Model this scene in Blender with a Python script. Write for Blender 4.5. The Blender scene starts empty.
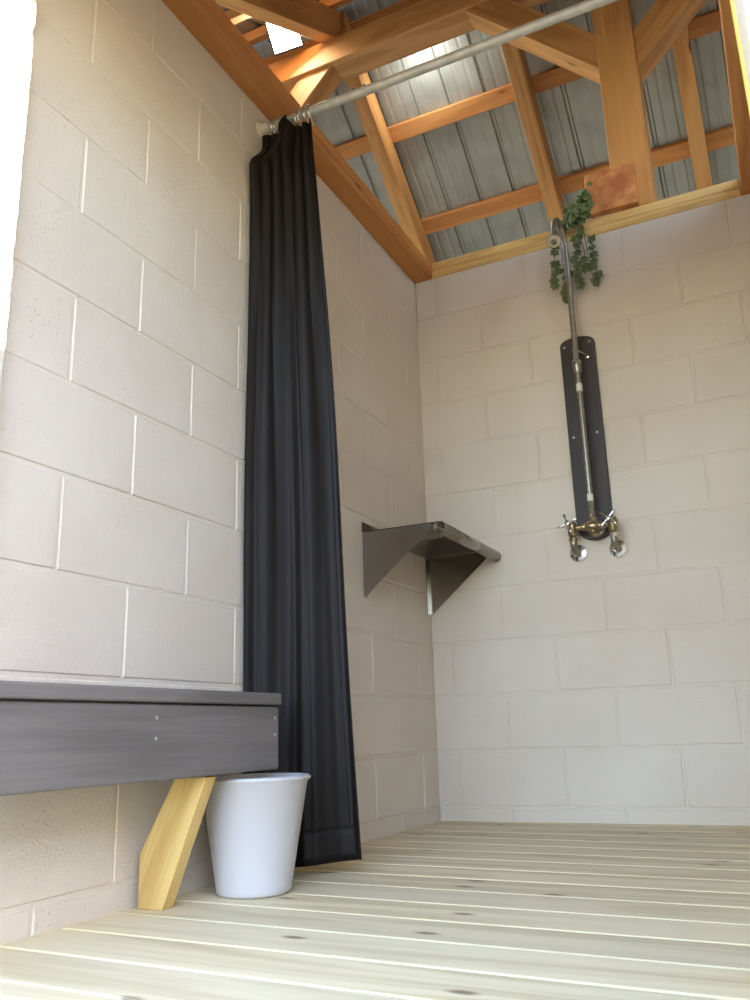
import bpy, bmesh, math, random
from mathutils import Vector, Matrix, Euler
random.seed(7)
C = bpy.context.scene.collection
scn = bpy.context.scene

# ------------------------------------------------------------------ camera, sky, sun, exposure
def make_camera():
    f, a, b, c = 0.85014908, 0.44602972, 0.26541984, 0.0310189
    Rz = Matrix.Rotation(a, 3, 'Z'); Rx = Matrix.Rotation(b, 3, 'X'); Ry = Matrix.Rotation(c, 3, 'Y')
    R = Rz @ Rx @ Ry
    right, fwd, up = R.col[0], R.col[1], R.col[2]
    M = Matrix(((right[0], up[0], -fwd[0]), (right[1], up[1], -fwd[1]), (right[2], up[2], -fwd[2])))
    cam = bpy.data.cameras.new('camera'); o = bpy.data.objects.new('camera', cam); C.objects.link(o)
    o.matrix_world = Matrix.Translation((1.29549, -3.19771, 0.33538)) @ M.to_4x4()
    cam.sensor_fit = 'HORIZONTAL'; cam.sensor_width = 36.0; cam.lens = f * 1000 / 750 * 36.0
    cam.clip_start = 0.02; cam.clip_end = 200
    scn.camera = o
make_camera()

SUN_DIR = Vector((math.cos(math.radians(11)), -0.155, math.tan(math.radians(11)))).normalized()
world = bpy.data.worlds.new('world'); scn.world = world; world.use_nodes = True
wn = world.node_tree; wn.nodes.clear()
sky = wn.nodes.new('ShaderNodeTexSky'); sky.sky_type = 'NISHITA'; sky.sun_disc = False
sky.sun_elevation = math.radians(40); sky.sun_rotation = math.radians(108); sky.air_density = 1.0; sky.dust_density = 0.45
bg = wn.nodes.new('ShaderNodeBackground'); bg.inputs['Strength'].default_value = 0.29
wo = wn.nodes.new('ShaderNodeOutputWorld')
wn.links.new(sky.outputs[0], bg.inputs[0]); wn.links.new(bg.outputs[0], wo.inputs[0])

sl = bpy.data.lights.new('sun', 'SUN'); sl.energy = 6; sl.angle = math.radians(0.6); sl.color = (1.0, 0.96, 0.90)
so = bpy.data.objects.new('sun', sl); C.objects.link(so)
so.rotation_euler = SUN_DIR.to_track_quat('Z', 'Y').to_euler(); so.location = (6, -4, 8)

vs = scn.view_settings
scn.display_settings.display_device = 'sRGB'
vs.view_transform = 'Standard'; vs.look = 'None'; vs.gamma = 1.0; vs.use_curve_mapping = False
vs.exposure = 2.6

# ------------------------------------------------------------------ helpers
def link(o, parent=None):
    C.objects.link(o)
    if parent is not None:
        o.parent = parent
    return o

def obj(name, verts, faces, mat, parent=None, smooth=False, bevel=0.0, seg=2, M=None, autosmooth=None):
    me = bpy.data.meshes.new(name); me.from_pydata([tuple(v) for v in verts], [], faces); me.validate()
    bm = bmesh.new(); bm.from_mesh(me); bmesh.ops.recalc_face_normals(bm, faces=bm.faces)
    bm.to_mesh(me); bm.free()
    if smooth:
        for p in me.polygons: p.use_smooth = True
        if autosmooth: me.set_sharp_from_angle(angle=math.radians(autosmooth))
    me.materials.append(mat)
    o = bpy.data.objects.new(name, me)
    if M is not None: o.matrix_world = M
    link(o)
    if parent is not None:
        o.parent = parent
        o.matrix_parent_inverse = Matrix.Translation(-parent.location)
    if bevel:
        b = o.modifiers.new('bevel', 'BEVEL'); b.width = bevel; b.segments = seg; b.limit_method = 'ANGLE'
        b.angle_limit = math.radians(35)
    return o

def empty(name, loc, label, cat, group=None):
    o = bpy.data.objects.new(name, None); o.location = loc; o.empty_display_size = 0.05; link(o)
    o['label'] = label; o['category'] = cat
    if group: o['group'] = group
    return o

def tag(o, label, cat, group=None):
    o['label'] = label; o['category'] = cat
    if group: o['group'] = group
    return o

def struct(o):
    o['kind'] = 'structure'; return o

def studs(name, prof, places, mat, parent, n=12):
    me = None
    for p, ax in places:
        q = Vector(ax).to_track_quat('Z', 'Y').to_matrix().to_4x4()
        if me is None:
            o = Geo().lathe(prof, (0, 0, 0), (0, 0, 1), n).build(name, mat); me = o.data
        else:
            o = bpy.data.objects.new(name, me); link(o)
        o.matrix_world = Matrix.Translation(p) @ q
        if parent is not None:
            pp = parent
            while pp.parent is not None: pp = pp.parent
            o.parent = parent; o.matrix_parent_inverse = Matrix.Translation(-pp.location)

class Geo:
    def __init__(s): s.v = []; s.f = []
    def add(s, v, f):
        n = len(s.v); s.v += [tuple(x) for x in v]; s.f += [[i + n for i in q] for q in f]; return s
    def box(s, x0, x1, y0, y1, z0, z1):
        return s.add([(x0,y0,z0),(x1,y0,z0),(x1,y1,z0),(x0,y1,z0),(x0,y0,z1),(x1,y0,z1),(x1,y1,z1),(x0,y1,z1)],
                     [[0,3,2,1],[4,5,6,7],[0,1,5,4],[1,2,6,5],[2,3,7,6],[3,0,4,7]])
    def prism(s, poly, a0, a1, axis='y'):
        n = len(poly); mk = {'y': lambda p, a: (p[0], a, p[1]), 'x': lambda p, a: (a, p[0], p[1]), 'z': lambda p, a: (p[0], p[1], a)}[axis]
        v = [mk(p, a0) for p in poly] + [mk(p, a1) for p in poly]
        f = [list(range(n)), list(range(2*n-1, n-1, -1))] + [[i, (i+1) % n, n+(i+1) % n, n+i] for i in range(n)]
        return s.add(v, f)
    def tube(s, pts, r, n=16, caps=True):
        pts = [Vector(p) for p in pts]; rs = r if isinstance(r, (list, tuple)) else [r]*len(pts)
        t0 = (pts[1]-pts[0]).normalized(); ref = Vector((0,0,1)) if abs(t0.z) < .9 else Vector((0,1,0))
        u = t0.cross(ref).normalized(); V = []; F = []
        for i, p in enumerate(pts):
            t = (pts[min(i+1, len(pts)-1)]-pts[max(i-1, 0)]).normalized()
            u = (u - t*u.dot(t)).normalized(); w = t.cross(u)
            for k in range(n):
                a = 2*math.pi*k/n; V.append(p + (u*math.cos(a)+w*math.sin(a))*rs[i])
        for i in range(len(pts)-1):
            for k in range(n):
                F.append([i*n+k, i*n+(k+1) % n, (i+1)*n+(k+1) % n, (i+1)*n+k])
        if caps: F += [list(range(n-1, -1, -1)), [(len(pts)-1)*n+k for k in range(n)]]
        return s.add(V, F)
    def lathe(s, prof, origin, axis=(0,0,1), n=32, closed=False):
        ax = Vector(axis).normalized(); ref = Vector((0,0,1)) if abs(ax.z) < .9 else Vector((1,0,0))
        u = ax.cross(ref).normalized(); w = ax.cross(u); o = Vector(origin); V = []; F = []
        for r, h in prof:
            for k in range(n):
                a = 2*math.pi*k/n; V.append(o + ax*h + (u*math.cos(a)+w*math.sin(a))*max(r, 1e-5))
        m = len(prof)
        for i in range(m-1 if not closed else m):
            j = (i+1) % m
            for k in range(n):
                F.append([i*n+k, i*n+(k+1) % n, j*n+(k+1) % n, j*n+k])
        if not closed: F += [list(range(n-1, -1, -1)), [(m-1)*n+k for k in range(n)]]
        return s.add(V, F)
    def torus(s, c, axis, R, r, n=28, m=10):
        ax = Vector(axis).normalized(); ref = Vector((0,0,1)) if abs(ax.z) < .9 else Vector((1,0,0))
        u = ax.cross(ref).normalized(); w = ax.cross(u); c = Vector(c); V = []; F = []
        for i in range(n):
            a = 2*math.pi*i/n; d = u*math.cos(a)+w*math.sin(a)
            for k in range(m):
                b = 2*math.pi*k/m; V.append(c + d*(R+r*math.cos(b)) + ax*(r*math.sin(b)))
        for i in range(n):
            for k in range(m):
                F.append([i*m+k, i*m+(k+1) % m, ((i+1) % n)*m+(k+1) % m, ((i+1) % n)*m+k])
        return s.add(V, F)
    def build(s, name, mat, parent=None, **k): return obj(name, s.v, s.f, mat, parent, **k)

# ------------------------------------------------------------------ materials
def srgb(h):
    def c(x): x /= 255; return x/12.92 if x <= .04045 else ((x+.055)/1.055)**2.4
    return (c(h[0]), c(h[1]), c(h[2]), 1)

class NT:
    def __init__(s, name):
        s.m = bpy.data.materials.new(name); s.m.use_nodes = True; s.t = s.m.node_tree
        s.b = s.t.nodes['Principled BSDF']
    def n(s, typ, **k):
        x = s.t.nodes.new('ShaderNode'+typ)
        for a, v in k.items():
            if a == 'inp':
                for i, val in v.items(): x.inputs[i].default_value = val
            else: setattr(x, a, v)
        return x
    def l(s, a, b): s.t.links.new(a, b)
    def math(s, op, a, b=None):
        x = s.n('Math', operation=op)
        for i, q in enumerate((a, b)):
            if q is None: continue
            if isinstance(q, (int, float)): x.inputs[i].default_value = q
            else: s.l(q, x.inputs[i])
        return x.outputs[0]
    def ramp(s, fac, stops, interp='LINEAR'):
        x = s.n('ValToRGB'); x.color_ramp.interpolation = interp; e = x.color_ramp.elements
        while len(e) < len(stops): e.new(0.5)
        for q, (p, c) in zip(e, stops):
            q.position = p; q.color = c if len(c) == 4 else (*c, 1)
        s.l(fac, x.inputs[0]); return x.outputs[0]
    def mix(s, fac, a, b, mode='MIX'):
        x = s.n('Mix', data_type='RGBA', blend_type=mode)
        if isinstance(fac, (int, float)): x.inputs[0].default_value = fac
        else: s.l(fac, x.inputs[0])
        for i, q in ((6, a), (7, b)):
            if isinstance(q, tuple): x.inputs[i].default_value = q
            else: s.l(q, x.inputs[i])
        return x.outputs[2]
    def bump(s, h, strength, dist=0.002, normal=None):
        x = s.n('Bump', inp={'Strength': strength, 'Distance': dist}); s.l(h, x.inputs['Height'])
        if normal is not None: s.l(normal, x.inputs['Normal'])
        return x.outputs[0]

def plain(name, col, rough=.5, metal=0.0, noise=0.0, nscale=20, spec=.5):
    t = NT(name); t.b.inputs['Roughness'].default_value = rough; t.b.inputs['Metallic'].default_value = metal
    t.b.inputs['Specular IOR Level'].default_value = spec
    tc = t.n('TexCoord'); nz = t.n('TexNoise', inp={'Scale': nscale, 'Detail': 5.0}); t.l(tc.outputs['Object'], nz.inputs['Vector'])
    d = tuple(max(0, c*(1-noise)) for c in col[:3])+(1,); u = tuple(min(1, c*(1+noise)) for c in col[:3])+(1,)
    t.l(t.ramp(nz.outputs[0], [(.3, d), (.7, u)]), t.b.inputs['Base Color'])
    t.l(t.bump(nz.outputs[0], .08, .001), t.b.inputs['Normal'])
    return t.m

def wood(name, c_dark, c_light, c_mid, rough=.6, grain=1.0, knots=True, ring=5.0, knotcol=(.09, .035, .015, 1), knot_scale=1.0):
    """lumber whose grain runs along the object's local X"""
    t = NT(name); tc = t.n('TexCoord'); oi = t.n('ObjectInfo')
    off = t.n('VectorMath', operation='SCALE'); cx = t.n('CombineXYZ')
    r17 = t.math('MULTIPLY', oi.outputs['Random'], 17.0); r31 = t.math('MULTIPLY', oi.outputs['Random'], 31.0)
    t.l(r17, cx.inputs[0]); t.l(r31, cx.inputs[1]); t.l(r17, cx.inputs[2])
    add = t.n('VectorMath', operation='ADD'); t.l(tc.outputs['Object'], add.inputs[0]); t.l(cx.outputs[0], add.inputs[1])
    mp = t.n('Mapping'); mp.inputs['Scale'].default_value = (0.9, 9, 9); t.l(add.outputs[0], mp.inputs[0])
    n1 = t.n('TexNoise', inp={'Scale': 1.0, 'Detail': 4.0, 'Distortion': .4}); t.l(mp.outputs[0], n1.inputs['Vector'])
    rings = t.math('SINE', t.math('MULTIPLY', n1.outputs[0], ring*6.28))
    rings = t.math('MULTIPLY', t.math('ADD', rings, 1.0), .5)
    mp2 = t.n('Mapping'); mp2.inputs['Scale'].default_value = (4, 160, 160); t.l(add.outputs[0], mp2.inputs[0])
    n2 = t.n('TexNoise', inp={'Scale': 1.0, 'Detail': 6.0}); t.l(mp2.outputs[0], n2.inputs['Vector'])
    g = t.math('ADD', t.math('MULTIPLY', rings, .42), t.math('MULTIPLY', n2.outputs[0], .58))
    col = t.ramp(g, [(.12, c_light), (.5, c_mid), (.95, c_dark)])
    mp3 = t.n('Mapping'); mp3.inputs['Scale'].default_value = (1.3, 3.0, 3.0); t.l(add.outputs[0], mp3.inputs[0])
    n3 = t.n('TexNoise', inp={'Scale': 1.0, 'Detail': 2.0}); t.l(mp3.outputs[0], n3.inputs['Vector'])
    col = t.mix(t.math('MULTIPLY', t.math('SUBTRACT', n3.outputs[0], .35), .7*grain), col, c_dark)
    hs = t.n('HueSaturation'); t.l(t.math('ADD', t.math('MULTIPLY', oi.outputs['Random'], .22), .89), hs.inputs['Value']); t.l(col, hs.inputs['Color'])
    col = hs.outputs[0]
    if knots:
        mp4 = t.n('Mapping'); mp4.inputs['Scale'].default_value = (3.2*knot_scale, 9*knot_scale, 9*knot_scale); t.l(add.outputs[0], mp4.inputs[0])
        vo = t.n('TexVoronoi', inp={'Scale': 1.0, 'Randomness': 1.0}); t.l(mp4.outputs[0], vo.inputs['Vector'])
        k = t.ramp(vo.outputs['Distance'], [(.05, (1,1,1,1)), (.11, (.25,.25,.25,1)), (.17, (0,0,0,1))])
        sp = t.n('SeparateColor'); t.l(vo.outputs['Color'], sp.inputs[0])
        k = t.math('MULTIPLY', k, t.math('GREATER_THAN', sp.outputs[0], .5))
        col = t.mix(k, col, knotcol)
    t.l(col, t.b.inputs['Base Color']); t.b.inputs['Roughness'].default_value = rough
    t.b.inputs['Specular IOR Level'].default_value = .3
    t.l(t.bump(n2.outputs[0], .25, .001), t.b.inputs['Normal'])
    return t.m

M_beam = wood('timber', srgb((156, 104, 56)), srgb((204, 152, 94)), srgb((186, 134, 78)), grain=.9, ring=3.5)
M_plate = wood('plate_wood', srgb((168, 108, 58)), srgb((208, 146, 86)), srgb((190, 128, 72)), grain=.7, ring=3.0)
M_yellow = wood('yellow_pine', srgb((178, 134, 78)), srgb((226, 190, 124)), srgb((208, 168, 104)), grain=.6, ring=6.0)
M_brace = wood('treated_pine', srgb((176, 132, 72)), srgb((226, 196, 132)), srgb((212, 178, 112)), grain=.6, ring=4.0, knotcol=srgb((120, 60, 30)))

def m_wall():
    t = NT('painted_block'); tc = t.n('TexCoord')
    n1 = t.n('TexNoise', inp={'Scale': 170.0, 'Detail': 6.0, 'Roughness': .65}); t.l(tc.outputs['Object'], n1.inputs['Vector'])
    n2 = t.n('TexNoise', inp={'Scale': 2.2, 'Detail': 4.0}); t.l(tc.outputs['Object'], n2.inputs['Vector'])
    vo = t.n('TexVoronoi', inp={'Scale': 95.0}); t.l(tc.outputs['Object'], vo.inputs['Vector'])
    nm = t.n('TexNoise', inp={'Scale': 7.0, 'Detail': 2.0}); t.l(tc.outputs['Object'], nm.inputs['Vector'])
    pit = t.ramp(vo.outputs['Distance'], [(.05, (1,1,1,1)), (.2, (0,0,0,1))])
    gate = t.ramp(nm.outputs[0], [(.56, (0,0,0,1)), (.68, (1,1,1,1))])
    pits = t.math('MULTIPLY', pit, gate)
    col = t.ramp(n2.outputs[0], [(.3, srgb((208, 192, 175))), (.7, srgb((217, 204, 189)))])
    col = t.mix(t.math('MULTIPLY', pits, .45), col, srgb((120, 108, 96)))
    t.l(col, t.b.inputs['Base Color'])
    t.b.inputs['Roughness'].default_value = .5; t.b.inputs['Specular IOR Level'].default_value = .35
    h = t.math('SUBTRACT', n1.outputs[0], t.math('MULTIPLY', pits, 1.2))
    t.l(t.bump(h, .8, .003), t.b.inputs['Normal'])
    return t.m
M_wall = m_wall()

def m_floor():
    t = NT('deck_boards'); tc = t.n('TexCoord'); sx = t.n('SeparateXYZ'); t.l(tc.outputs['Object'], sx.inputs[0])
    bi = t.math('FLOOR', t.math('DIVIDE', sx.outputs[1], PITCH))
    wnz = t.n('TexWhiteNoise', noise_dimensions='1D'); t.l(bi, wnz.inputs['W'])
    cx = t.n('CombineXYZ'); t.l(t.math('ADD', sx.outputs[0], t.math('MULTIPLY', wnz.outputs[0], 40.0)), cx.inputs[0])
    t.l(sx.outputs[1], cx.inputs[1]); t.l(t.math('MULTIPLY', wnz.outputs[0], 13.0), cx.inputs[2])
    def nz(sc, s, d, dist=0.0):
        mp = t.n('Mapping'); mp.inputs['Scale'].default_value = sc; t.l(cx.outputs[0], mp.inputs[0])
        n = t.n('TexNoise', inp={'Scale': s, 'Detail': d, 'Distortion': dist}); t.l(mp.outputs[0], n.inputs['Vector']); return n.outputs[0]
    a = nz((.8, 9, 1), 1.0, 4.0, .5); b = nz((5, 150, 1), 1.0, 6.0); c = nz((.7, 2.4, 1), 1.0, 2.0)
    rings = t.math('MULTIPLY', t.math('ADD', t.math('SINE', t.math('MULTIPLY', a, 22.0)), 1.0), .5)
    g = t.math('ADD', t.math('MULTIPLY', rings, .55), t.math('MULTIPLY', b, .45))
    col = t.ramp(g, [(.1, srgb((232, 214, 176))), (.5, srgb((222, 203, 163))), (.95, srgb((200, 178, 136)))])
    col = t.mix(t.ramp(c, [(.4, (0,0,0,1)), (.75, (.35,.35,.35,1))]), col, srgb((206, 192, 166)))
    hs = t.n('HueSaturation'); t.l(t.math('ADD', t.math('MULTIPLY', wnz.outputs[0], .12), .94), hs.inputs['Value']); t.l(col, hs.inputs['Color']); col = hs.outputs[0]
    mp = t.n('Mapping'); mp.inputs['Scale'].default_value = (5.0, 12.0, 1); t.l(cx.outputs[0], mp.inputs[0])
    vo = t.n('TexVoronoi', voronoi_dimensions='2D', inp={'Scale': 1.0}); t.l(mp.outputs[0], vo.inputs['Vector'])
    k = t.ramp(vo.outputs['Distance'], [(.06, (1,1,1,1)), (.12, (.3,.3,.3,1)), (.16, (0,0,0,1))])
    sp = t.n('SeparateColor'); t.l(vo.outputs['Color'], sp.inputs[0]); k = t.math('MULTIPLY', k, t.math('GREATER_THAN', sp.outputs[0], .86))
    col = t.mix(t.math('MULTIPLY', k, .8), col, srgb((112, 84, 66)))
    # paler-yellow eased edges of every board, the daylight they catch painted in too
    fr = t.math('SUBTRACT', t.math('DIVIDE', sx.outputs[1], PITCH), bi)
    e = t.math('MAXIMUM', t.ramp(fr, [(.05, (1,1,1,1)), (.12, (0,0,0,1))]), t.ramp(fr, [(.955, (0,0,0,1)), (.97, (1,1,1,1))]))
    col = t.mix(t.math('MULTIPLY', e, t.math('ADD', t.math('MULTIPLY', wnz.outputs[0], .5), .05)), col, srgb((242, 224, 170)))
    t.l(col, t.b.inputs['Base Color']); t.b.inputs['Roughness'].default_value = .62; t.b.inputs['Specular IOR Level'].default_value = .3
    t.l(t.bump(b, .3, .001), t.b.inputs['Normal'])
    return t.m
PITCH = 0.1445
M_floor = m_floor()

def m_metal_roof():
    t = NT('galvalume'); tc = t.n('TexCoord')
    n = t.n('TexNoise', inp={'Scale': 6.0, 'Detail': 4.0}); t.l(tc.outputs['Object'], n.inputs['Vector'])
    t.l(t.ramp(n.outputs[0], [(.3, srgb((146, 144, 134))), (.7, srgb((168, 166, 156)))]), t.b.inputs['Base Color'])
    t.b.inputs['Metallic'].default_value = .55
    t.l(t.ramp(n.outputs[0], [(.3, (.34,.34,.34,1)), (.7, (.46,.46,.46,1))]), t.b.inputs['Roughness'])
    return t.m
M_roof = m_metal_roof()

def m_ground():
    t = NT('gravel'); tc = t.n('TexCoord')
    n = t.n('TexNoise', inp={'Scale': 14.0, 'Detail': 8.0}); t.l(tc.outputs['Object'], n.inputs['Vector'])
    t.l(t.ramp(n.outputs[0], [(.3, srgb((122, 108, 84))), (.7, srgb((156, 140, 112)))]), t.b.inputs['Base Color'])
    t.b.inputs['Roughness'].default_value = .9; t.l(t.bump(n.outputs[0], .6, .02), t.b.inputs['Normal'])
    return t.m

M_fabric = None
def m_fabric():
    t = NT('curtain_cloth'); tc = t.n('TexCoord')
    w = t.n('TexWave', wave_type='BANDS', bands_direction='Z', inp={'Scale': 260.0}); t.l(tc.outputs['Object'], w.inputs['Vector'])
    n = t.n('TexNoise', inp={'Scale': 5.0, 'Detail': 3.0}); t.l(tc.outputs['Object'], n.inputs['Vector'])
    t.l(t.ramp(n.outputs[0], [(.3, srgb((21, 15, 13))), (.7, srgb((26, 20, 17)))]), t.b.inputs['Base Color'])
    t.b.inputs['Roughness'].default_value = .55; t.b.inputs['Specular IOR Level'].default_value = .2
    t.b.inputs['Sheen Weight'].default_value = .0
    t.l(t.bump(w.outputs[0], .12, .0006, t.bump(n.outputs[0], .3, .006)), t.b.inputs['Normal'])
    return t.m
M_fabric = m_fabric()

M_greypaint = wood('grey_painted_wood', srgb((92, 86, 83)), srgb((120, 113, 109)), srgb((108, 101, 98)), rough=.6, grain=.3, knots=False, ring=4.0)
M_darkpaint = wood('dark_stained_board', srgb((50, 43, 41)), srgb((66, 58, 55)), srgb((58, 50, 48)), rough=.5, grain=.3, knots=False)
M_white = plain('white_plastic', srgb((192, 187, 188)), .32, noise=.01, nscale=4)
M_galv = plain('galvanised_pipe', srgb((200, 196, 186)), .42, .35, noise=.12, nscale=30)
M_nickel = plain('aged_steel_pipe', srgb((150, 146, 133)), .36, .85, noise=.15, nscale=40)
M_chrome = plain('polished_chrome', srgb((220, 218, 214)), .14, 1.0, noise=.02)
M_brass = plain('aged_brass', srgb((150, 132, 102)), .32, .9, noise=.12, nscale=50)
M_steel = plain('brushed_stainless', srgb((150, 143, 134)), .2, .95, noise=.05, nscale=8)
M_cream = plain('cream_plastic', srgb((214, 200, 176)), .4)
M_black = plain('black_housing', srgb((30, 30, 32)), .45)
M_tape = plain('thread_tape', srgb((214, 208, 190)), .5)
M_screw = plain('screw_head', srgb((190, 188, 182)), .3, .8)
M_leaf = plain('ivy_leaf', srgb((82, 96, 48)), .5, noise=.35, nscale=25)
M_stem = plain('ivy_stem', srgb((58, 66, 40)), .6, noise=.2)
def m_emit(name, col, s):
    t = NT(name); t.b.inputs['Base Color'].default_value = (.9, .9, .9, 1)
    t.b.inputs['Emission Color'].default_value = col; t.b.inputs['Emission Strength'].default_value = s; return t.m

# ------------------------------------------------------------------ block walls
Bk = .2032; Z0J = .0509; ZTOP = 2.277; ZBOT = -.14
def block_wall(name, u0, u1, thick, phase, fn, even_shift, outline_mat=None):
    """fn(u, w, z) -> world point; w = depth into the room (0 = block face, negative = into the wall)"""
    g = Geo(); rnd = random.Random(len(name) * 7 + int(u1 * 10))
    def q(pts): g.add([fn(*p) for p in pts], [[0, 1, 2, 3]])
    dm = .0024
    g.add([fn(u, w, z) for u in (u0, u1) for w in (-thick, -dm) for z in (ZBOT, ZTOP)],
          [[0,1,3,2],[4,6,7,5],[0,4,5,1],[2,3,7,6],[0,2,6,4],[1,5,7,3]])
    J = .0045; Bv = .003
    k = -1
    while Z0J+k*Bk < ZTOP-.01:
        za = max(Z0J+k*Bk+J, ZBOT); zb = min(Z0J+(k+1)*Bk-J, ZTOP)
        st = phase + (0 if (k % 2 == 0) == even_shift else Bk)
        n = math.floor((u0-st)/(2*Bk))
        u = st + n*2*Bk
        while u < u1:
            a = max(u+J*.8, u0); b = min(u+2*Bk-J*.8, u1)
            if b-a > .01:
                jz = rnd.uniform(-.0006, .0009)
                V = [(a,-dm,za),(b,-dm,za),(b,-dm,zb),(a,-dm,zb),(a+Bv,jz,za+Bv),(b-Bv,jz,za+Bv),(b-Bv,jz,zb-Bv),(a+Bv,jz,zb-Bv)]
                g.add([fn(*p) for p in V], [[4,5,6,7],[0,1,5,4],[1,2,6,5],[2,3,7,6],[3,0,4,7]])
            u += 2*Bk
        k += 1
    me = bpy.data.meshes.new(name); me.from_pydata(g.v, [], g.f); me.materials.append(M_wall)
    bm = bmesh.new(); bm.from_mesh(me)
    bmesh.ops.recalc_face_normals(bm, faces=bm.faces); bm.to_mesh(me); bm.free()
    o = bpy.data.objects.new(name, me); link(o); return struct(o)
YF = -2.155      # where the side walls meet the door piers
# back wall: u = x, faces -y
block_wall('wall_back', 0.0, 1.42, .2, .0902, lambda u, w, z: (u, -w, z), True)
# left wall: u = -y, faces +x
block_wall('wall_left', -.2, -YF, .2, 1.1585-Bk, lambda u, w, z: (w, -u, z), True)
block_wall('wall_right', -.2, -YF, .2, 1.05, lambda u, w, z: (1.42-w, -u, z), True)

# painted block pier at the doorway, slightly proud and with a ragged arris
def pier():
    g = Geo(); rnd = random.Random(3); ys = YF-.0005; x0 = -.2; x1 = .028
    zs = [ZBOT + i*.02 for i in range(int((ZTOP-ZBOT)/.02)+1)]+[ZTOP]
    V = []; F = []
    for z in zs:
        chip = rnd.uniform(0, .003)
        if abs(z-1.80) < .012: chip = .012
        if abs(z-1.27) < .011: chip = .004
        row = [(x0, ys, z), (x1-.004-chip, ys, z), (x1, ys-.004-chip, z), (x1, ys-.062, z), (x0, ys-.062, z)]
        V += row
    n = 5
    for i in range(len(zs)-1):
        for k in range(n): F.append([i*n+k, i*n+(k+1) % n, (i+1)*n+(k+1) % n, (i+1)*n+k])
    F += [list(range(n)), [(len(zs)-1)*n+k for k in range(n)]]
    g.add(V, F)
    return struct(g.build('wall_front_left', M_wall))
pier()
struct(Geo().prism([(1.345, YF-.205), (1.62, YF-.205), (1.62, YF-.0005), (1.4335, YF-.0005), (1.4335, YF-.041), (1.345, YF-.041)], ZBOT, ZTOP, 'z').build('wall_front_right', M_wall, bevel=.004))

# ------------------------------------------------------------------ floor (deck boards) and outside ground
def deck():
    g = Geo(); W = PITCH; gap = .004; e = .0036
    n = 18
    for i in range(-17, 2):
        y0 = i*W + gap*.5; y1 = (i+1)*W - gap*.5
        prof = [(y0, -.038), (y1, -.038), (y1, -e*.6), (y1-e*.6, 0), (y0+e*1.3, 0), (y0, -e)]
        g.prism(prof, -.5, 2.0, 'x')
    g.box(-.5, 2.0, -17*W, 2*W, -.06, -.0385)
    bm = bmesh.new(); me = bpy.data.meshes.new('floor'); me.from_pydata(g.v, [], g.f); bm.from_mesh(me)
    ang = -.034; off = -1.19  # gap line passes (0.32, -1.19)
    M = Matrix.Translation((.32, off-.0, 0)) @ Matrix.Rotation(ang, 4, 'Z') @ Matrix.Translation((-.32, 8*W, 0))
    # clip to the room footprint
    bm.transform(M)
    for co, no in (((-.002,0,0), (-1,0,0)), ((1.422,0,0), (1,0,0)), ((0,.002,0), (0,1,0)), ((0,YF-.22,0), (0,-1,0))):
        r = bmesh.ops.bisect_plane(bm, geom=bm.verts[:]+bm.edges[:]+bm.faces[:], plane_co=co, plane_no=no, clear_outer=True)
        bmesh.ops.holes_fill(bm, edges=[x for x in r['geom_cut'] if isinstance(x, bmesh.types.BMEdge)], sides=0)
    bm.transform(M.inverted())
    bmesh.ops.recalc_face_normals(bm, faces=bm.faces)
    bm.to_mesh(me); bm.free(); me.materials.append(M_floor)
    o = bpy.data.objects.new('floor', me); o.matrix_world = M; link(o); return struct(o)
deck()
gr = Geo().box(-25, 27, -25, 27, -.3, ZBOT-.002).build('ground', m_ground()); struct(gr)

# ------------------------------------------------------------------ wall plates (trim)
def timber(name, p0, p1, w, h, mat, parent=None, up=(0,0,1), bevel=.003, cut0=None, cut1=None, ext=0.0):
    """box from p0 to p1 (centre line), w across, h along 'up'; grain along local X. cut planes: (co, no) world"""
    p0 = Vector(p0); p1 = Vector(p1); x = (p1-p0); L = x.length; x.normalize(); up = Vector(up)
    z = (up - x*up.dot(x)).normalized(); y = z.cross(x)
    M = Matrix(((x[0], y[0], z[0], p0[0]), (x[1], y[1], z[1], p0[1]), (x[2], y[2], z[2], p0[2]), (0,0,0,1)))
    g = Geo().box(-ext, L+ext, -w/2, w/2, -h/2, h/2)
    o = obj(name, g.v, g.f, mat, None, M=M)
    cuts = [c for c in (cut0, cut1) if c]
    if cuts:
        bm = bmesh.new(); bm.from_mesh(o.data); bm.transform(M)
        for co, no in cuts:
            r = bmesh.ops.bisect_plane(bm, geom=bm.verts[:]+bm.edges[:]+bm.faces[:], plane_co=co, plane_no=no, clear_outer=True)
            bmesh.ops.holes_fill(bm, edges=[q for q in r['geom_cut'] if isinstance(q, bmesh.types.BMEdge)], sides=0)
        bm.transform(M.inverted()); bmesh.ops.recalc_face_normals(bm, faces=bm.faces); bm.to_mesh(o.data); bm.free()
    if bevel:
        b = o.modifiers.new('bevel', 'BEVEL'); b.width = bevel; b.segments = 2; b.limit_method = 'ANGLE'
    if parent is not None:
        o.parent = parent; o.matrix_parent_inverse = Matrix.Translation(-parent.location)
    return o

zp = ZTOP; HP = .038
def plate(name, kind, dims1, dims2, mats=(None, None)):
    t = bpy.data.objects.new(name, None); t.location = dims1[0]; link(t); struct(t)
    timber('lower_board', *dims1, mats[0], t); timber('upper_board', *dims2, mats[1], t)
    return t
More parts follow.
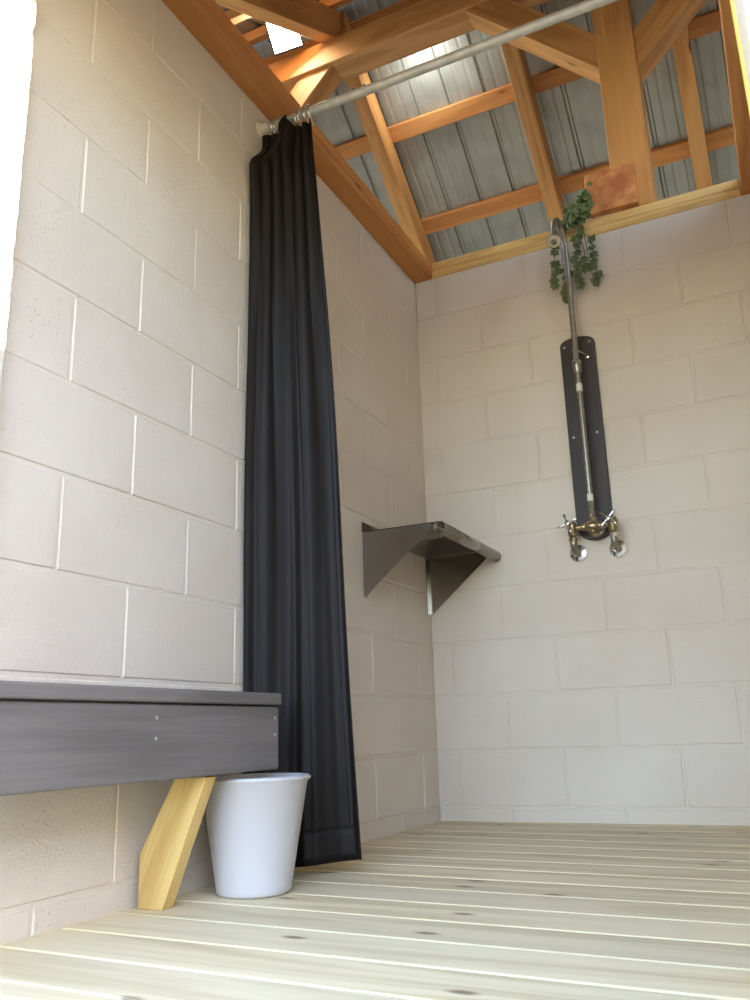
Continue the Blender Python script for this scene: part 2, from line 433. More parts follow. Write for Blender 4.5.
# left plate overhangs the wall into the room
plate('trim_1', 'left', ((-.06, .2, zp+HP/2), (-.06, YF, zp+HP/2), .28, HP), ((-.06, .2, zp+HP*1.5+.0005), (-.06, YF, zp+HP*1.5+.0005), .28, HP), (M_plate, M_plate))
plate('trim_2', 'back', ((.082, .1, zp+HP/2), (1.366, .1, zp+HP/2), .2, HP), ((.082, .1, zp+HP*1.5+.0005), (1.366, .1, zp+HP*1.5+.0005), .2, HP), (M_yellow, M_yellow))
plate('trim_3', 'right', ((1.494, .2, zp+HP/2), (1.494, YF, zp+HP/2), .252, HP), ((1.494, .2, zp+HP*1.5+.0005), (1.494, YF, zp+HP*1.5+.0005), .252, HP), (M_plate, M_plate))
# wooden door-jamb posts outside the piers
M_jamb = wood('jamb_pine', srgb((226, 186, 88)), srgb((240, 210, 120)), srgb((234, 200, 104)), knots=False)
struct(timber('trim_4', (-.05, YF-.064-.045, ZBOT), (-.05, YF-.064-.045, ZTOP), .09, .16, M_jamb, up=(1,0,0)))
struct(timber('trim_5', (1.387, YF-.0207, ZBOT), (1.387, YF-.0207, ZTOP), .039, .09, M_jamb, up=(1,0,0)))

# ------------------------------------------------------------------ roof frame
YR = .076; EZ0, EZ1 = 3.655, 3.80
SF = .754; SN = .62
ZL = 3.9 - SF*YR          # lower plane of the rafters at the ridge
def zf(y): return ZL - SF*(y-YR)
def zn(y): return ZL + SN*(y-YR)
YE_F, YE_N = 2.25, -2.98
XL, XR = -2.3, 2.05
tag(timber('ridge_beam', (XL, YR, (EZ0+EZ1)/2), (XR, YR, (EZ0+EZ1)/2), .152, EZ1-EZ0, M_beam, bevel=.004),
    'heavy wooden ridge beam running across the roof above the floodlight and curtain', 'beam')
# posts
tag(timber('post', (.975, .0785, zp+2*HP+.002), (.975, .0785, EZ0-.001), .152, .157, M_beam, up=(1,0,0), bevel=.004),
    'thick wooden post standing on the back wall plate behind the square block', 'post')
tag(timber('post', (-1.12, .076, ZBOT), (-1.12, .076, EZ0-.001), .152, .152, M_beam, up=(1,0,0), bevel=.004),
    'wooden post outside the left wall carrying the left end of the ridge beam', 'post')
tag(timber('post', (1.9, .076, ZBOT), (1.9, .076, EZ0-.001), .152, .152, M_beam, up=(1,0,0), bevel=.004),
    'wooden post outside the right wall carrying the right end of the ridge beam', 'post')
# knee braces at 45 degrees
def knee(xp, sgn, zlow, label):
    w = .13/math.sqrt(2)
    # lower edge from (xp, zlow) up to the beam
    run = EZ0 - zlow
    cx0 = Vector((xp - sgn*.2, .076, zlow + w - .2)); cx1 = Vector((xp + sgn*(run+.3), .076, zlow + w + run + .3))
    o = timber('knee_brace', cx0, cx1, .12, .13, M_beam, up=(-sgn, 0, 1), bevel=.003,
               cut0=((xp+sgn*.0005, 0, 0), (-sgn, 0, 0)), cut1=((0, 0, EZ0-.0005), (0, 0, 1)))
    tag(o, label, 'brace', 'knee braces under the ridge beam'); return o
knee(.8965, -1, 3.075, 'diagonal knee brace rising left from the thick post, crossed by the curtain rod')
knee(1.0535, 1, 3.02, 'diagonal knee brace rising right from the thick post')
knee(-1.044, 1, 3.02, 'diagonal knee brace meeting the ridge beam just below the floodlight')
# square block beside the post
def m_endgrain():
    t = NT('end_grain'); tc = t.n('TexCoord')
    mp = t.n('Mapping'); mp.inputs['Location'].default_value = (-.10, 0, -.03); t.l(tc.outputs['Object'], mp.inputs[0])
    w = t.n('TexWave', wave_type='RINGS', rings_direction='Y', inp={'Scale': 9.0, 'Distortion': 3.5, 'Detail': 3.0, 'Detail Scale': 2.0}); t.l(mp.outputs[0], w.inputs['Vector'])
    n = t.n('TexNoise', inp={'Scale': 11.0, 'Detail': 4.0}); t.l(tc.outputs['Object'], n.inputs['Vector'])
    c = t.ramp(w.outputs[0], [(.2, srgb((206, 142, 84))), (.8, srgb((199, 135, 79)))])
    c = t.mix(t.ramp(n.outputs[0], [(.40, (0,0,0,1)), (.60, (.9,.9,.9,1))]), c, srgb((158, 92, 54)))
    t.l(c, t.b.inputs['Base Color']); t.b.inputs['Roughness'].default_value = .75; return t.m
blk = timber('timber_block', (.793, -.003, zp+2*HP+.001+.0935), (.993, -.003, zp+2*HP+.001+.0935), .034, .187, m_endgrain(), bevel=.003)
blk.location.y = -.0185
tag(blk, 'square reddish wooden block on the back wall plate in front of the post', 'block')

# rafters
RW, RD = .080, .155
VF = RD*math.sqrt(1+SF*SF); VN = RD*math.sqrt(1+SN*SN)
def rafter_far(x, label, grp='rafters of the far roof slope'):
    xc = x + RW/2; c = VF/2
    o = timber('rafter', (xc, YR-.15, zf(YR-.15)+c), (xc, YE_F, zf(YE_F)+c), RW, RD, M_beam, cut0=((0, YR, 0), (0, -1, 0)))
    tag(o, label, 'rafter', grp)
def rafter_near(x, label, grp='rafters of the near roof slope'):
    xc = x + RW/2; c = VN/2
    o = timber('rafter', (xc, YE_N, zn(YE_N)+c), (xc, YR+.15, zn(YR+.15)+c), RW, RD, M_beam, cut1=((0, YR-.0005, 0), (0, 1, 0)))
    tag(o, label, 'rafter', grp)
for x, l in ((-.440, 'wooden rafter dropping from the ridge beam to the left corner of the walls'),
             (.400, 'wooden rafter coming down to the back wall just left of the ivy'),
             (1.184, 'wooden rafter between the right knee brace and the right wall plate'),
             (-1.26, 'wooden rafter hidden beyond the left wall on the far slope'),
             (1.97, 'wooden rafter beyond the right wall on the far slope')):
    rafter_far(x, l)
for x, l in ((-.46, 'dark wooden rafter crossing the top left corner above the floodlight'),
             (.35, 'wooden rafter overhead near the middle of the room on the near slope'),
             (1.14, 'wooden rafter overhead by the right wall on the near slope'),
             (-1.32, 'wooden rafter beyond the left wall on the near slope'),
             (1.95, 'wooden rafter beyond the right wall on the near slope')):
    rafter_near(x, l)
# purlins, flat on the rafters
PW, PT = .088, .045
def purlin(y, far, label):
    s = SF if far else SN; z = (zf(y) + VF) if far else (zn(y) + VN)
    sg = -1 if far else 1
    nrm = Vector((0, -sg*s, 1)).normalized(); c = Vector((0, y, z)) + nrm*(PT/2+.0005)
    o = timber('purlin', (XL, c.y, c.z), (XR, c.y, c.z), PW, PT, M_plate if far else M_beam, up=nrm)
    tag(o, label, 'purlin', 'purlins under the far roof sheets' if far else 'purlins under the near roof sheets')
for y, l in ((.17, 'purlin highest on the far slope, tucked behind the ridge beam'), (.622, 'upper purlin of the far slope, crossing behind the knee brace'),
             (1.075, 'lower purlin of the far slope, just above the back wall'), (1.53, 'purlin far down the back slope, beyond the wall'), (2.0, 'lowest purlin of the far slope at the back eave')):
    purlin(y, True, l)
for y, l in ((-.02, 'purlin highest on the near slope beside the ridge'), (-.36, 'purlin of the near slope seen left of the floodlight'), (-.82, 'purlin of the near slope in the top left corner'),
             (-1.3, 'purlin halfway down the near slope overhead'), (-1.75, 'purlin low on the near slope overhead'), (-2.2, 'purlin of the near slope above the doorway'), (-2.62, 'purlin of the front overhang outside the doorway'), (-2.92, 'lowest purlin of the near slope at the front eave')):
    purlin(y, False, l)

# ribbed metal roofing
def roofing():
    g = Geo(); MAJ = .2; xs = []
    x = XL - .1; phase = .018
    i0 = math.floor((XL-.1-phase)/MAJ); prof = []
    i = i0
    while phase+i*MAJ < XR+.1:
        b = phase + i*MAJ
        prof += [(b-.014, 0), (b-.006, .013), (b+.006, .013), (b+.014, 0)]
        for m in (MAJ/3, 2*MAJ/3):
            prof += [(b+m-.012, 0), (b+m-.005, .0016), (b+m+.005, .0016), (b+m+.012, 0)]
        i += 1
    for far in (True, False):
        s = SF if far else SN; sg = -1 if far else 1; V_ = VF if far else VN
        nrm = Vector((0, -sg*s, 1)).normalized()
        ya, yb = (YR, YE_F+.08) if far else (YR, YE_N-.04)
        V = []
        for t in (0, .0012):
            for y in (ya, yb):
                z = (zf(y) if far else zn(y)) + V_
                base = Vector((0, y, z)) + nrm*(PT+.003+t)
                if y == YR: base.y = YR; base.z = z + (PT+.003+t)*math.sqrt(1+s*s)
                for px, ph in prof: V.append((px, base.y + nrm.y*ph*(0 if y == YR else 1), base.z + (nrm.z*ph if y != YR else ph*math.sqrt(1+s*s))))
        n = len(prof); F = []
        for k in range(n-1):
            F += [[k, k+1, n+k+1, n+k], [2*n+k, 3*n+k, 3*n+k+1, 2*n+k+1]]
        g.add(V, F)
    me = bpy.data.meshes.new('ceiling'); me.from_pydata(g.v, [], g.f); me.materials.append(M_roof)
    o = bpy.data.objects.new('ceiling', me); link(o); return struct(o)
roofing()

# ------------------------------------------------------------------ floodlight
def floodlight():
    c = Vector((-.622, -.105, 3.838)); t = empty('floodlight', (c.x, YR-.076, c.z), 'square white-lit floodlight mounted on the ridge beam above the left wall', 'floodlight')
    R = Matrix.Translation(c) @ Euler((math.radians(-52), math.radians(-8), math.radians(12))).to_matrix().to_4x4()
    # local: face looks along -Z
    def part(g, name, mat, **k):
        g.v = [tuple(R @ (Vector(v)*.84)) for v in g.v]; return g.build(name, mat, t, **k)
    h = Geo(); h.box(-.098, .098, -.098, .098, 0, .028)
    for i in range(7): h.box(-.075+i*.025-.003, -.075+i*.025+.003, -.085, .085, .028, .045)
    part(h, 'housing', M_black, bevel=.003)
    f = Geo()
    f.box(-.1, .1, .088, .1, -.008, 0); f.box(-.1, .1, -.1, -.088, -.008, 0); f.box(-.1, -.088, -.088, .088, -.008, 0); f.box(.088, .1, -.088, .088, -.008, 0)
    part(f, 'bezel', plain('dark_bezel', srgb((34, 35, 36)), .5), bevel=.002)
    part(Geo().box(-.088, .088, -.088, .088, -.004, -.0005), 'lamp_glass', m_emit('floodlight_glow', (1, .96, .9, 1), 9))
    b = Geo().tube([(-.11, 0, .01), (-.11, 0, .075), (.11, 0, .075), (.11, 0, .01)], .006, 8); part(b, 'bracket', M_black)
    l = bpy.data.lights.new('floodlight_beam', 'AREA'); l.energy = 2.0; l.size = .17; l.color = (1, .93, .82)
    lo = bpy.data.objects.new('floodlight_beam', l); lo.matrix_world = R @ Matrix.Translation((0, 0, -.012)); link(lo); lo.parent = t; lo.matrix_parent_inverse = Matrix.Translation(-t.location)
floodlight()

def assumed_back_lamp():
    # assumed small lamp, unseen behind the ridge beam, added to light the far slope
    c = Vector((-.04, .20, 3.775)); t = empty('assumed_lamp', (c.x, .152, c.z), 'assumed small work lamp added unseen behind the ridge beam to light the far roof', 'lamp')
    R = Matrix.Translation(c) @ Euler((math.radians(66), math.radians(0), 0)).to_matrix().to_4x4()
    h = Geo().box(-.06, .06, -.03, .03, 0, .02); h.v = [tuple(R @ Vector(v)) for v in h.v]; h.build('housing', M_black, t, bevel=.002)
    g = Geo().box(-.052, .052, -.025, .025, -.003, -.0005); g.v = [tuple(R @ Vector(v)) for v in g.v]; g.build('lamp_glass', m_emit('assumed_lamp_glow', (.95, 1, 1, 1), 6), t)
    b = Geo().box(c.x-.02, c.x+.02, .1525, .195, 3.772, 3.778); b.build('bracket', M_black, t)
    l = bpy.data.lights.new('assumed_lamp_beam', 'AREA'); l.shape = 'RECTANGLE'; l.size = .1; l.size_y = .05; l.energy = .7; l.color = (.96, 1, .98)
    lo = bpy.data.objects.new('assumed_lamp_beam', l); lo.matrix_world = R @ Matrix.Translation((0, 0, -.006)); link(lo); lo.parent = t; lo.matrix_parent_inverse = Matrix.Translation(-t.location)
assumed_back_lamp()

def shade_house():  # unseen building added to keep sun and sky light out of the right gable
    t = empty('unseen_shade_house', (5.5, 1.5, ZBOT), 'tall grey board-clad house added out of view to block sun and sky', 'house')
    y0, y1 = -2.74, 6.0
    g = Geo().box(4.25, 7, y0+.03, y1, ZBOT, 6.4)
    y = y0
    while y < y1-.1: g.box(4.225, 4.249, y, y+.146, ZBOT+.05, 6.4); y += .152
    x = 4.25
    while x < 6.9: g.box(x, x+.146, y0+.005, y0+.029, ZBOT+.05, 6.4); x += .152
    g.build('cladding', M_greypaint, t)
    Geo().prism([(4.0, 6.41), (7.2, 6.41), (7.2, 6.47), (5.6, 7.5), (4.0, 6.47)], y0-.2, y1+.2, 'y').build('roof', M_roof, t)
shade_house()

def shade_fence():  # unseen boards added to keep low sun off the bench and deck
    t = empty('shade_fence', (4, -2, ZBOT), 'unseen wooden board screen added beyond the right wall to block low sun', 'shade_fence')
    g = Geo(); y = -9.0
    while y < -2.8: g.box(4, 4.02, y, y+.137, ZBOT+.03, 1.86); y += .14
    g.build('boards', M_brace, t)
    for y in (-8.5, -6, -3.5): Geo().box(4.021, 4.11, y, y+.09, ZBOT, 1.78).build('shade_fence_post', M_brace, t)
shade_fence()

# ------------------------------------------------------------------ curtain rod, rings, curtain
RY, RZ = -1.25, 2.203
def rod():
    t = empty('curtain_rod', (.0, RY, RZ), 'grey galvanised pipe curtain rod spanning wall to wall under the roof', 'curtain rod')
    Geo().tube([(.012, RY, RZ), (.45, RY, RZ)], .0115, 20).build('inner_pipe', M_galv, t, smooth=True, autosmooth=40)
    Geo().tube([(.18, RY, RZ), (1.408, RY, RZ)], .0142, 24).build('outer_pipe', M_galv, t, smooth=True, autosmooth=40)
    for x, s in ((.0005, 1), (1.4195, -1)):
        Geo().lathe([(.027, 0), (.027, .006), (.020, .012), (.0175, .026), (.0175, .034)], (x, RY, RZ), (s, 0, 0), 28).build('flange', M_cream, t, smooth=True, autosmooth=35)
    studs('screw', [(.004, 0), (.004, .006), (.002, .008)], [((x, RY-.004, RZ+.0132), (0, -.2, 1)) for x in (.335, .372)], M_chrome, t, 10)
rod()

NR = 7
ring_x = [.050, .068, .088, .145, .158, .172, .186]
ring_lab = ['steel curtain ring nearest the wall flange', 'second steel curtain ring from the wall', 'third steel curtain ring from the wall',
            'steel curtain ring just right of the raised cloth peak', 'third steel curtain ring from the room end', 'second steel curtain ring from the room end', 'steel curtain ring farthest from the wall']
for i, x in enumerate(ring_x):
    r = random.Random(i); g = Geo().torus((x, RY, RZ-.012), (1, r.uniform(-.25, .25), r.uniform(-.15, .15)), .030, .0024, 30, 8)
    o = g.build('curtain_ring', M_chrome, None, smooth=True); tag(o, ring_lab[i], 'curtain ring', 'curtain rings on the rod')

def sm(a, b, x):
    t = max(0, min(1, (x-a)/(b-a))); return t*t*(3-2*t)
def curtain():
    t = empty('curtain', (.12, RY, .02), 'long dark charcoal shower curtain bunched against the left wall', 'curtain')
    NS, NZ = 150, 90
    V = []; F = []
    def top(s):
        pk = .018 + math.exp(-((s-.48)/.10)**2)*.055 + math.exp(-((s-.97)/.03)**2)*.012
        return 2.142 + pk - .018*s - .008*(1-math.cos(2*math.pi*6*s))*.5
    def pt(s, h):           # h 0 top .. 1 bottom
        z = top(s)*(1-h) + (.012 + .022*s)*h
        k = sm(0, 1, h)
        xl = .015 - .003*k
        xr = .205 + (.277-.205)*(h**.9)
        x = xl + (xr-xl)*s
        y0 = -1.262 - .085*sm(.015, .07, h); y1 = -1.262 + .062*h
        y = y0 + (y1-y0)*s
        a_hi = .010*(1-.9*sm(.0, .35, h)); a_lo = .010*sm(.02, .5, h)
        y += a_hi*math.sin(2*math.pi*6.5*s + .8 + .9*h) + a_lo*math.sin(2*math.pi*2.2*s + 1.2 + 1.3*h) + .0015*math.sin(2*math.pi*9*s+5*h)
        x += .006*math.cos(2*math.pi*6.5*s+.8)*(1-h)
        y += .006*math.sin(9*h+4*s)
        y += (-.010 - .016*math.exp(-((s-.48)/.1)**2))*(1-sm(0, .12, h))
        return (max(x, .012), y, z)
    for j in range(NZ+1):
        h = j/NZ
        for i in range(NS+1): V.append(pt(i/NS, h))
    for j in range(NZ):
        for i in range(NS):
            a = j*(NS+1)+i; F.append([a, a+1, a+NS+2, a+NS+1])
    # the cloth folds back behind at both edges: a second, rear layer
    o = obj('cloth', V, F, M_fabric, t, smooth=True)
    so_ = o.modifiers.new('solid', 'SOLIDIFY'); so_.thickness = .0025; so_.offset = 0
    V2 = []; F2 = []
    for j in range(NZ+1):
        h = j/NZ
        for i in range(41):
            s = i/40; a = pt(s, h); e0 = pt(0, h); e1 = pt(1, h)
            dep = .05*math.sin(math.pi*s)**.6*(1+.25*math.sin(2*math.pi*5*s))
            x = e0[0] + (e1[0]-e0[0])*s - .004*s; y = e0[1] + (e1[1]-e0[1])*s + dep + .004
            V2.append((max(x, .012), y, min(a[2], e0[2]*(1-s)+e1[2]*s + .0)))
    for j in range(NZ):
        for i in range(40):
            a = j*41+i; F2.append([a, a+1, a+42, a+41])
    o2 = obj('back_fold', V2, F2, M_fabric, t, smooth=True)
    q = o2.modifiers.new('solid', 'SOLIDIFY'); q.thickness = .0025; q.offset = 0
    # stitched side hem and bottom hem, slightly proud
    def strip(ss, hs, name):
        V = []; F = []; n = len(hs)
        for h in hs:
            for s in ss:
                p = pt(s, h); V.append((p[0]+.0012, p[1]-.0028, p[2]))
        m = len(ss)
        for j in range(n-1):
            for i in range(m-1):
                a = j*m+i; F.append([a, a+1, a+m+1, a+m])
        o = obj(name, V, F, M_fabric, t, smooth=True); z = o.modifiers.new('solid', 'SOLIDIFY'); z.thickness = .0014; z.offset = 0
    strip([.90+.1*i/8 for i in range(9)], [i/90 for i in range(2, 91)], 'hem')
    strip([i/60 for i in range(61)], [.962+.038*i/4 for i in range(5)], 'hem')
curtain()

# ------------------------------------------------------------------ bench
def bench():
    x1 = .2; ye = -1.461; yn = -2.34
    t = empty('bench', (.1, ye-.4, 0), 'grey painted wall bench along the left wall on a bare wood brace', 'bench')
    timber('front_board', (x1-.019, yn, .3275), (x1-.019, ye, .3275), .038, .139, M_greypaint, t, bevel=.004)
    timber('seat_board', (.1545, yn, .414), (.1545, ye+.003, .414), .105, .027, M_greypaint, t, bevel=.004)
    timber('seat_board', (.0655, yn, .414), (.0655, ye+.003, .414), .067, .027, M_greypaint, t, bevel=.004)
    timber('ledger', (.051, yn, .355), (.051, ye-.01, .355), .038, .085, M_greypaint, t)
    studs('screw', [(.0038, 0), (.0038, .001), (.002, .0022)], [((x1+.0002, y, z), (1, 0, 0)) for y in (ye-.019, ye-.43) for z in (.372, .334)], M_screw, t)
    b = Geo().prism([(.021, .0), (.083, .0), (.186, .256), (.108, .256), (.021, .105)], -1.716, -1.678, 'y')
    # grain along the slanted length
    d = Vector((.108, 0, .256)).normalized(); Mx = Matrix(((d.x, 0, -d.z, .0035), (0, 1, 0, -1.7), (d.z, 0, d.x, 0), (0,0,0,1)))
    inv = Mx.inverted(); b.v = [tuple(inv @ Vector(v)) for v in b.v]
    o = obj('brace', b.v, b.f, M_brace, None, M=Mx, bevel=.003); o.parent = t; o.matrix_parent_inverse = Matrix.Translation(-t.location)
    o['label'] = 'bare wood slanted brace'
bench()

# ------------------------------------------------------------------ bucket
def bucket():
    t = empty('wastebasket', (.155, -1.492, 0), 'round white plastic wastebasket on the deck at the bench end', 'wastebasket')
    prof = [(.0, .001), (.077, .001), (.082, .006), (.0835, .014), (.1195, .232), (.125, .236), (.126, .240), (.125, .2445), (.1215, .246), (.1175, .2445), (.115, .236), (.081, .02), (.075, .006), (.0, .005)]
    Geo().lathe(prof, (.155, -1.492, 0), (0, 0, 1), 72).build('bucket', M_white, t, smooth=True, autosmooth=50)
    Geo().torus((.155, -1.492, .2405), (0, 0, 1), .1245, .0032, 72, 10).build('rim', M_white, t, smooth=True)
bucket()

# ------------------------------------------------------------------ steel corner shelf
def shelf():
    y0, y1, zs = -.608, -.008, 1.007; X = .294
    t = empty('wall_shelf', (.0, (y0+y1)/2, zs), 'brushed stainless steel shelf on two triangular brackets in the wall corner', 'shelf')
    prof = [(.002, zs+.037), (.0032, zs+.037), (.0032, zs+.0012), (X, zs+.0012)]
    R = .0205
    for i in range(1, 22):
        a = math.pi/2 - i/22*math.radians(330); prof.append((X + R*math.cos(a), zs + .0012 - R + R*math.sin(a)))
    outer = prof; V = []; F = []
    for y in (y0, y1):
        for p in outer: V.append((p[0], y, p[1]))
    n = len(outer)
    for k in range(n-1): F.append([k, k+1, n+k+1, n+k])
    o = obj('shelf_board', V, F, M_steel, t, smooth=True, autosmooth=40); q = o.modifiers.new('solid', 'SOLIDIFY'); q.thickness = .0014; q.offset = 0
    # rolled-edge end cap ring
    for y, s in ((y0+.004, 1), (y1-.004, -1)):
        g = Geo()
        tri = [(.0035, .781), (.012, .781), (.262, zs-.016), (.262, zs-.0012), (.0035, zs-.0012)]
        g.prism(tri, y-.0009, y+.0009, 'y')
        inward = 1 if s > 0 else -1
        ya, yb = sorted((y, y+inward*.024))
        g.box(.002, .0035, ya, yb, .781, zs-.0012)
        g.box(.0035, .262, ya, yb, zs-.003, zs-.0014)
        br = g.build('bracket', M_steel, t)
        studs('bolt', [(.006, 0), (.006, .003), (.003, .0055)], [((x, y+inward*.013, zs-.003), (0, 0, -1)) for x in (.06, .15, .235)] + [((.0036, y+inward*.013, z), (1, 0, 0)) for z in (.80, .87, .95)], M_screw, br)
shelf()

# ------------------------------------------------------------------ shower: board and plumbing
def shower_board():
    x0, x1, z0, z1 = .624, .760, 1.005, 1.838
    t = empty('mounting_board', ((x0+x1)/2, 0, z0), 'dark brown painted board with arched ends fixed upright on the back wall', 'board')
    xc = (x0+x1)/2; hw = (x1-x0)/2; poly = []
    for i in range(13):
        a = math.pi - math.pi*i/12; poly.append((xc + hw*math.cos(a), z1-.034 + .034*math.sin(a)**.8))
    for i in range(13):
        a = -math.pi*i/12; poly.append((xc + hw*math.cos(a), z0+.05 + .05*math.sin(a)))
    g = Geo().prism(poly, -.0215, -.0015, 'y')
    # board local frame: grain along z
    Mx = Matrix(((0, 1, 0, xc), (0, 0, 1, 0), (1, 0, 0, z0), (0, 0, 0, 1))); inv = Mx.inverted(); g.v = [tuple(inv @ Vector(v)) for v in g.v]
    o = obj('board', g.v, g.f, M_darkpaint, None, M=Mx, bevel=.002); o.parent = t; o.matrix_parent_inverse = Matrix.Translation(-t.location)
    studs('screw', [(.0052, 0), (.0052, .0012), (.003, .003)], [((x, -.0217, z), (0, -1, 0)) for x, z in ((.642, 1.80), (.742, 1.805), (.645, 1.418), (.736, 1.424))], M_screw, t)
shower_board()

def shower():
    Y = -.082; xr = .697
    t = empty('shower', (xr, 0, 1.0), 'exposed pipe shower with brass mixer and riser on the dark back wall board', 'shower')
    # riser, arm and head
    Geo().tube([(xr, Y, 1.075), (xr, Y, 1.72)], .0105, 20).build('riser_pipe', M_nickel, t, smooth=True, autosmooth=40)
    pts = [(xr, Y, 1.71), (xr, Y, 2.20)]
    for i in range(1, 15):
        a = math.pi*i/14*.97; pts.append((xr-.012*i/14, Y - .07*(1-math.cos(a)), 2.20 + .085*math.sin(a)))
    Geo().tube(pts, .0115, 20).build('shower_arm', M_nickel, t, smooth=True, autosmooth=40)
    hx, hy, hz = pts[-1]
    Geo().tube([(hx, hy, hz+.004), (hx, hy-.002, hz-.016)], .0115, 20).build('shower_arm_end', M_nickel, t, smooth=True, autosmooth=40); hz -= .018
    ha = Vector((.06, -.50, -.86)).normalized(); hp = Vector((hx, hy, hz)) + Vector((0, 0, .006))
    Geo().lathe([(.0125, -.004), (.0155, .004), (.0155, .022), (.0185, .030), (.0245, .042), (.0275, .050), (.0275, .058), (.024, .060)], hp, ha, 28).build('shower_head', M_nickel, t, smooth=True, autosmooth=40)
    Geo().lathe([(.0255, 0), (.0255, .003), (.013, .006), (.012, .002)], hp + ha*.0602, ha, 28).build('spray_face', M_cream, t, smooth=True, autosmooth=30)
    Geo().lathe([(.0105, 0), (.0105, .008), (.006, .010)], hp + ha*.062, ha, 20).build('nozzle', M_nickel, t)
    # couplings
    Geo().lathe([(.0135, 0), (.0155, .004), (.0155, .022), (.0175, .026), (.0175, .05), (.0135, .055)], (xr, Y, 1.655), (0, 0, 1), 24).build('coupling', M_nickel, t, smooth=True, autosmooth=40)
    Geo().lathe([(.0112, 0), (.0125, .004), (.012, .03), (.0108, .034)], (xr, Y, 1.578), (0, 0, 1), 16).build('thread_tape', M_tape, t, smooth=True)
    Geo().lathe([(.0112, 0), (.013, .002), (.0125, .026), (.0108, .03)], (xr, Y, 1.138), (0, 0, 1), 16).build('thread_tape', M_tape, t, smooth=True)
    Geo().lathe([(.013, 0), (.013, .06), (.0115, .062)], (xr, Y, 1.088), (0, 0, 1), 6).build('coupling', M_nickel, t)
    # wall clip behind the pipe
    g = Geo().tube([(xr+.012, Y, 1.745), (xr+.03, -.045, 1.742), (xr+.032, -.0217, 1.742)], .003, 10)
    g.lathe([(.008, 0), (.008, .003), (.004, .005)], (xr+.032, -.0217, 1.742), (0, -1, 0), 16)
    g.torus((xr, Y, 1.745), (0, 0, 1), .0125, .002, 24, 8); g.build('pipe_clip', M_chrome, t, smooth=True, autosmooth=40)
    # mixer body: horizontal bridge with centre bonnet
    zb = 1.044; xl, xq = .619, .768
    Geo().lathe([(.010, 0), (.010, .035), (.0135, .038), (.0135, .05), (.016, .053), (.0205, .062), (.0205, .086), (.016, .095), (.0135, .098), (.0135, .110), (.010, .113), (.010, .148)], (xl, Y, zb), (1, 0, 0), 24).build('mixer_body', M_brass, t, smooth=True, autosmooth=35)
    Geo().lathe([(.015, 0), (.017, .004), (.017, .020), (.012, .026)], (xr, Y, zb+.012), (0, 0, 1), 8).build('union_nut', M_brass, t)
    Geo().lathe([(.012, 0), (.014, .006), (.014, .016), (.009, .022), (.0085, .034), (.004, .038)], (xr, Y-.004, zb-.01), (0, -.5, -1), 20).build('bonnet', M_brass, t, smooth=True, autosmooth=35)
    Geo().lathe([(.033, 0), (.034, .003), (.029, .009), (.012, .012)], (xr, -.0217, zb+.002), (0, -1, 0), 36).build('centre_escutcheon', M_nickel, t, smooth=True, autosmooth=40)
    Geo().tube([(xr, -.03, zb), (xr, Y, zb)], .009, 14).build('standoff', M_brass, t, smooth=True, autosmooth=40)
    for sx, lab in ((xl, 'left'), (xq, 'right')):
        Geo().lathe([(.0135, -.024), (.0165, -.018), (.0165, .0), (.019, .006), (.019, .018), (.0145, .024), (.0145, .03)], (sx, Y, zb-.006), (0, 0, 1), 24).build('valve_body', M_brass, t, smooth=True, autosmooth=35)
        Geo().lathe([(.0135, 0), (.0155, .003), (.0155, .016), (.0125, .019)], (sx, Y, zb-.052), (0, 0, 1), 8).build('union_nut', M_brass if sx == xl else M_chrome, t)
        # elbow down and back to the wall
        pe = [(sx, Y, zb-.048)]
        for i in range(9):
            a = math.pi/2*i/8; pe.append((sx, Y + .032*(1-math.cos(a)), zb-.052-.032*math.sin(a)))
        pe.append((sx, -.004, zb-.084))
        Geo().tube(pe, .0128, 20).build('elbow', M_nickel, t, smooth=True, autosmooth=40)
        Geo().lathe([(.033, 0), (.034, .003), (.031, .008), (.016, .012), (.015, .02)], (sx-.002, -.0005, zb-.080), (0, -1, 0), 36).build('escutcheon', M_chrome, t, smooth=True, autosmooth=40)
        # cross handle facing the room
        hr = Geo(); base = Vector((sx-.007, Y-.02, zb+.012)); ax = Vector((-.12, -1, .18)).normalized()
        rot = math.radians(20 if sx == xl else 48)
        e1 = ax.cross(Vector((0, 0, 1))).normalized(); e2 = ax.cross(e1)
        stem = Geo().tube([Vector((sx, Y, zb+.006)), base + ax*.012], .0065, 12)
        stem.build('valve_stem', M_brass, t, smooth=True, autosmooth=40)
        cpt = base + ax*.016
        hr.lathe([(.0085, -.006), (.0095, 0), (.0085, .005), (.004, .007)], cpt, ax, 18)
        for k in range(4):
            a = rot + k*math.pi/2; d = e1*math.cos(a) + e2*math.sin(a)
            hr.tube([cpt + d*.004, cpt + d*.022, cpt + d*.034, cpt + d*.039], [.0042, .0038, .006, .004], 10)
        hr.build('cross_handle', M_chrome, t, smooth=True, autosmooth=40)
shower()

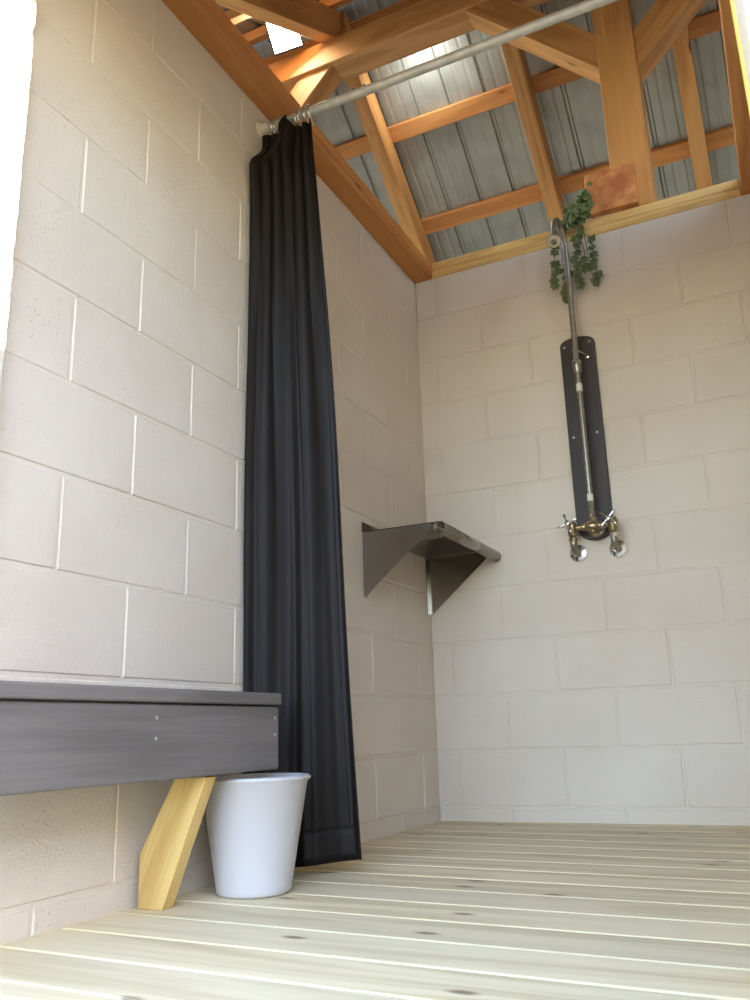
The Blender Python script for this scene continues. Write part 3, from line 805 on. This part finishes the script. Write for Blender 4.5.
# ------------------------------------------------------------------ ivy
def ivy():
    t = empty('ivy_garland', (.77, -.02, zp+2*HP), 'green trailing ivy garland draped over the back plate behind the shower arm', 'plant')
    rnd = random.Random(11); L = Geo(); S = Geo()
    def leaf(c, size, ang, tilt, yaw):
        shape = [(0, 0), (.28, -.12), (.52, .08), (.42, .30), (.55, .62), (.26, .62), (0, 1.05), (-.26, .62), (-.55, .62), (-.42, .30), (-.52, .08), (-.28, -.12)]
        M = Matrix.Translation(c) @ Euler((tilt, 0, yaw)).to_matrix().to_4x4() @ Matrix.Rotation(ang, 4, 'Y')
        V = [M @ Vector((0, -.1*size, -.38*size))] + [M @ Vector((x*size, .10*size*abs(x)*2 , -z*size)) for x, z in shape]
        n = len(shape); V += [v + (M.to_3x3() @ Vector((0, .0012, 0))) for v in V]
        F = [[0, 1+i, 1+(i+1) % n] for i in range(n)] + [[n+1, n+2+(i+1) % n, n+2+i] for i in range(n)] + [[1+i, n+2+i, n+2+(i+1) % n, 1+(i+1) % n] for i in range(n)]
        L.add(V, F)
    def strand(pts, n, size, spread=.018, first=0.0):
        S.tube(pts, .0016, 6)
        P = [Vector(p) for p in pts]; 
        for i in range(n):
            f = first + (1-first)*(i+.5)/n; k = f*(len(P)-1); a = int(k); p = P[a].lerp(P[min(a+1, len(P)-1)], k-a)
            leaf(p + Vector((rnd.uniform(-spread, spread), rnd.uniform(-.02, .0), rnd.uniform(-.006, .006))), size*rnd.uniform(.85, 1.15), rnd.uniform(-.6, .6), rnd.uniform(-.3, .2), rnd.uniform(-.5, .5))
    zt = zp + 2*HP
    Yv = -.03
    strand([(.78, .02, zt+.02), (.765, Yv, zt-.02), (.772, Yv, 2.22), (.775, Yv, 2.15), (.785, Yv, 2.08), (.79, Yv, 2.04)], 2, .034, .006, .55)
    # right-hand side stalk
    strand([(.765, Yv, 2.28), (.796, Yv, 2.245), (.797, Yv, 2.20), (.798, Yv, 2.14), (.805, Yv, 2.09), (.792, Yv, 2.03)], 7, .034, .006, .15)
    strand([(.75, .0, zt+.01), (.742, Yv, 2.27), (.728, Yv, 2.15), (.722, Yv, 2.05)], 11, .036, .012, .15)
    strand([(.70, .0, zt+.01), (.655, -.06, 2.27), (.64, -.06, 2.14), (.645, -.06, 2.05)], 8, .037, .008, .1)
    strand([(.70, .0, zt+.01), (.676, -.05, 2.22), (.672, -.04, 2.08), (.672, -.035, 1.985)], 7, .028, .006, .5)
    strand([(.735, .0, zt+.0), (.762, Yv, 2.2), (.765, Yv, 2.11)], 4, .028, .006, .6)
    # dense clump on and above the plate, rising to the block
    for i in range(70):
        a = rnd.random(); x = .722 + .082*a + rnd.uniform(-.016, .016); z = zt - .05 + rnd.random()*(.04 + .12*a); y = rnd.uniform(-.085, -.052)
        leaf(Vector((x, y, z+.03)), .034*rnd.uniform(.7, 1.1), rnd.uniform(-1.2, 1.2), rnd.uniform(-.5, .4), rnd.uniform(-.8, .8))
    for i in range(16):
        leaf(Vector((.69+rnd.uniform(-.02, .05), rnd.uniform(-.06, -.02), zt - .02 + rnd.uniform(-.03, .05))), .032, rnd.uniform(-1, 1), rnd.uniform(-.5, .4), rnd.uniform(-.6, .6))
    S.tube([(.69, .02, zt+.004), (.73, -.02, zt+.012), (.775, -.02, zt+.05), (.788, -.03, zt+.15)], .0022, 6)
    S.build('stem', M_stem, t, smooth=True); L.build('foliage', M_leaf, t)
ivy()
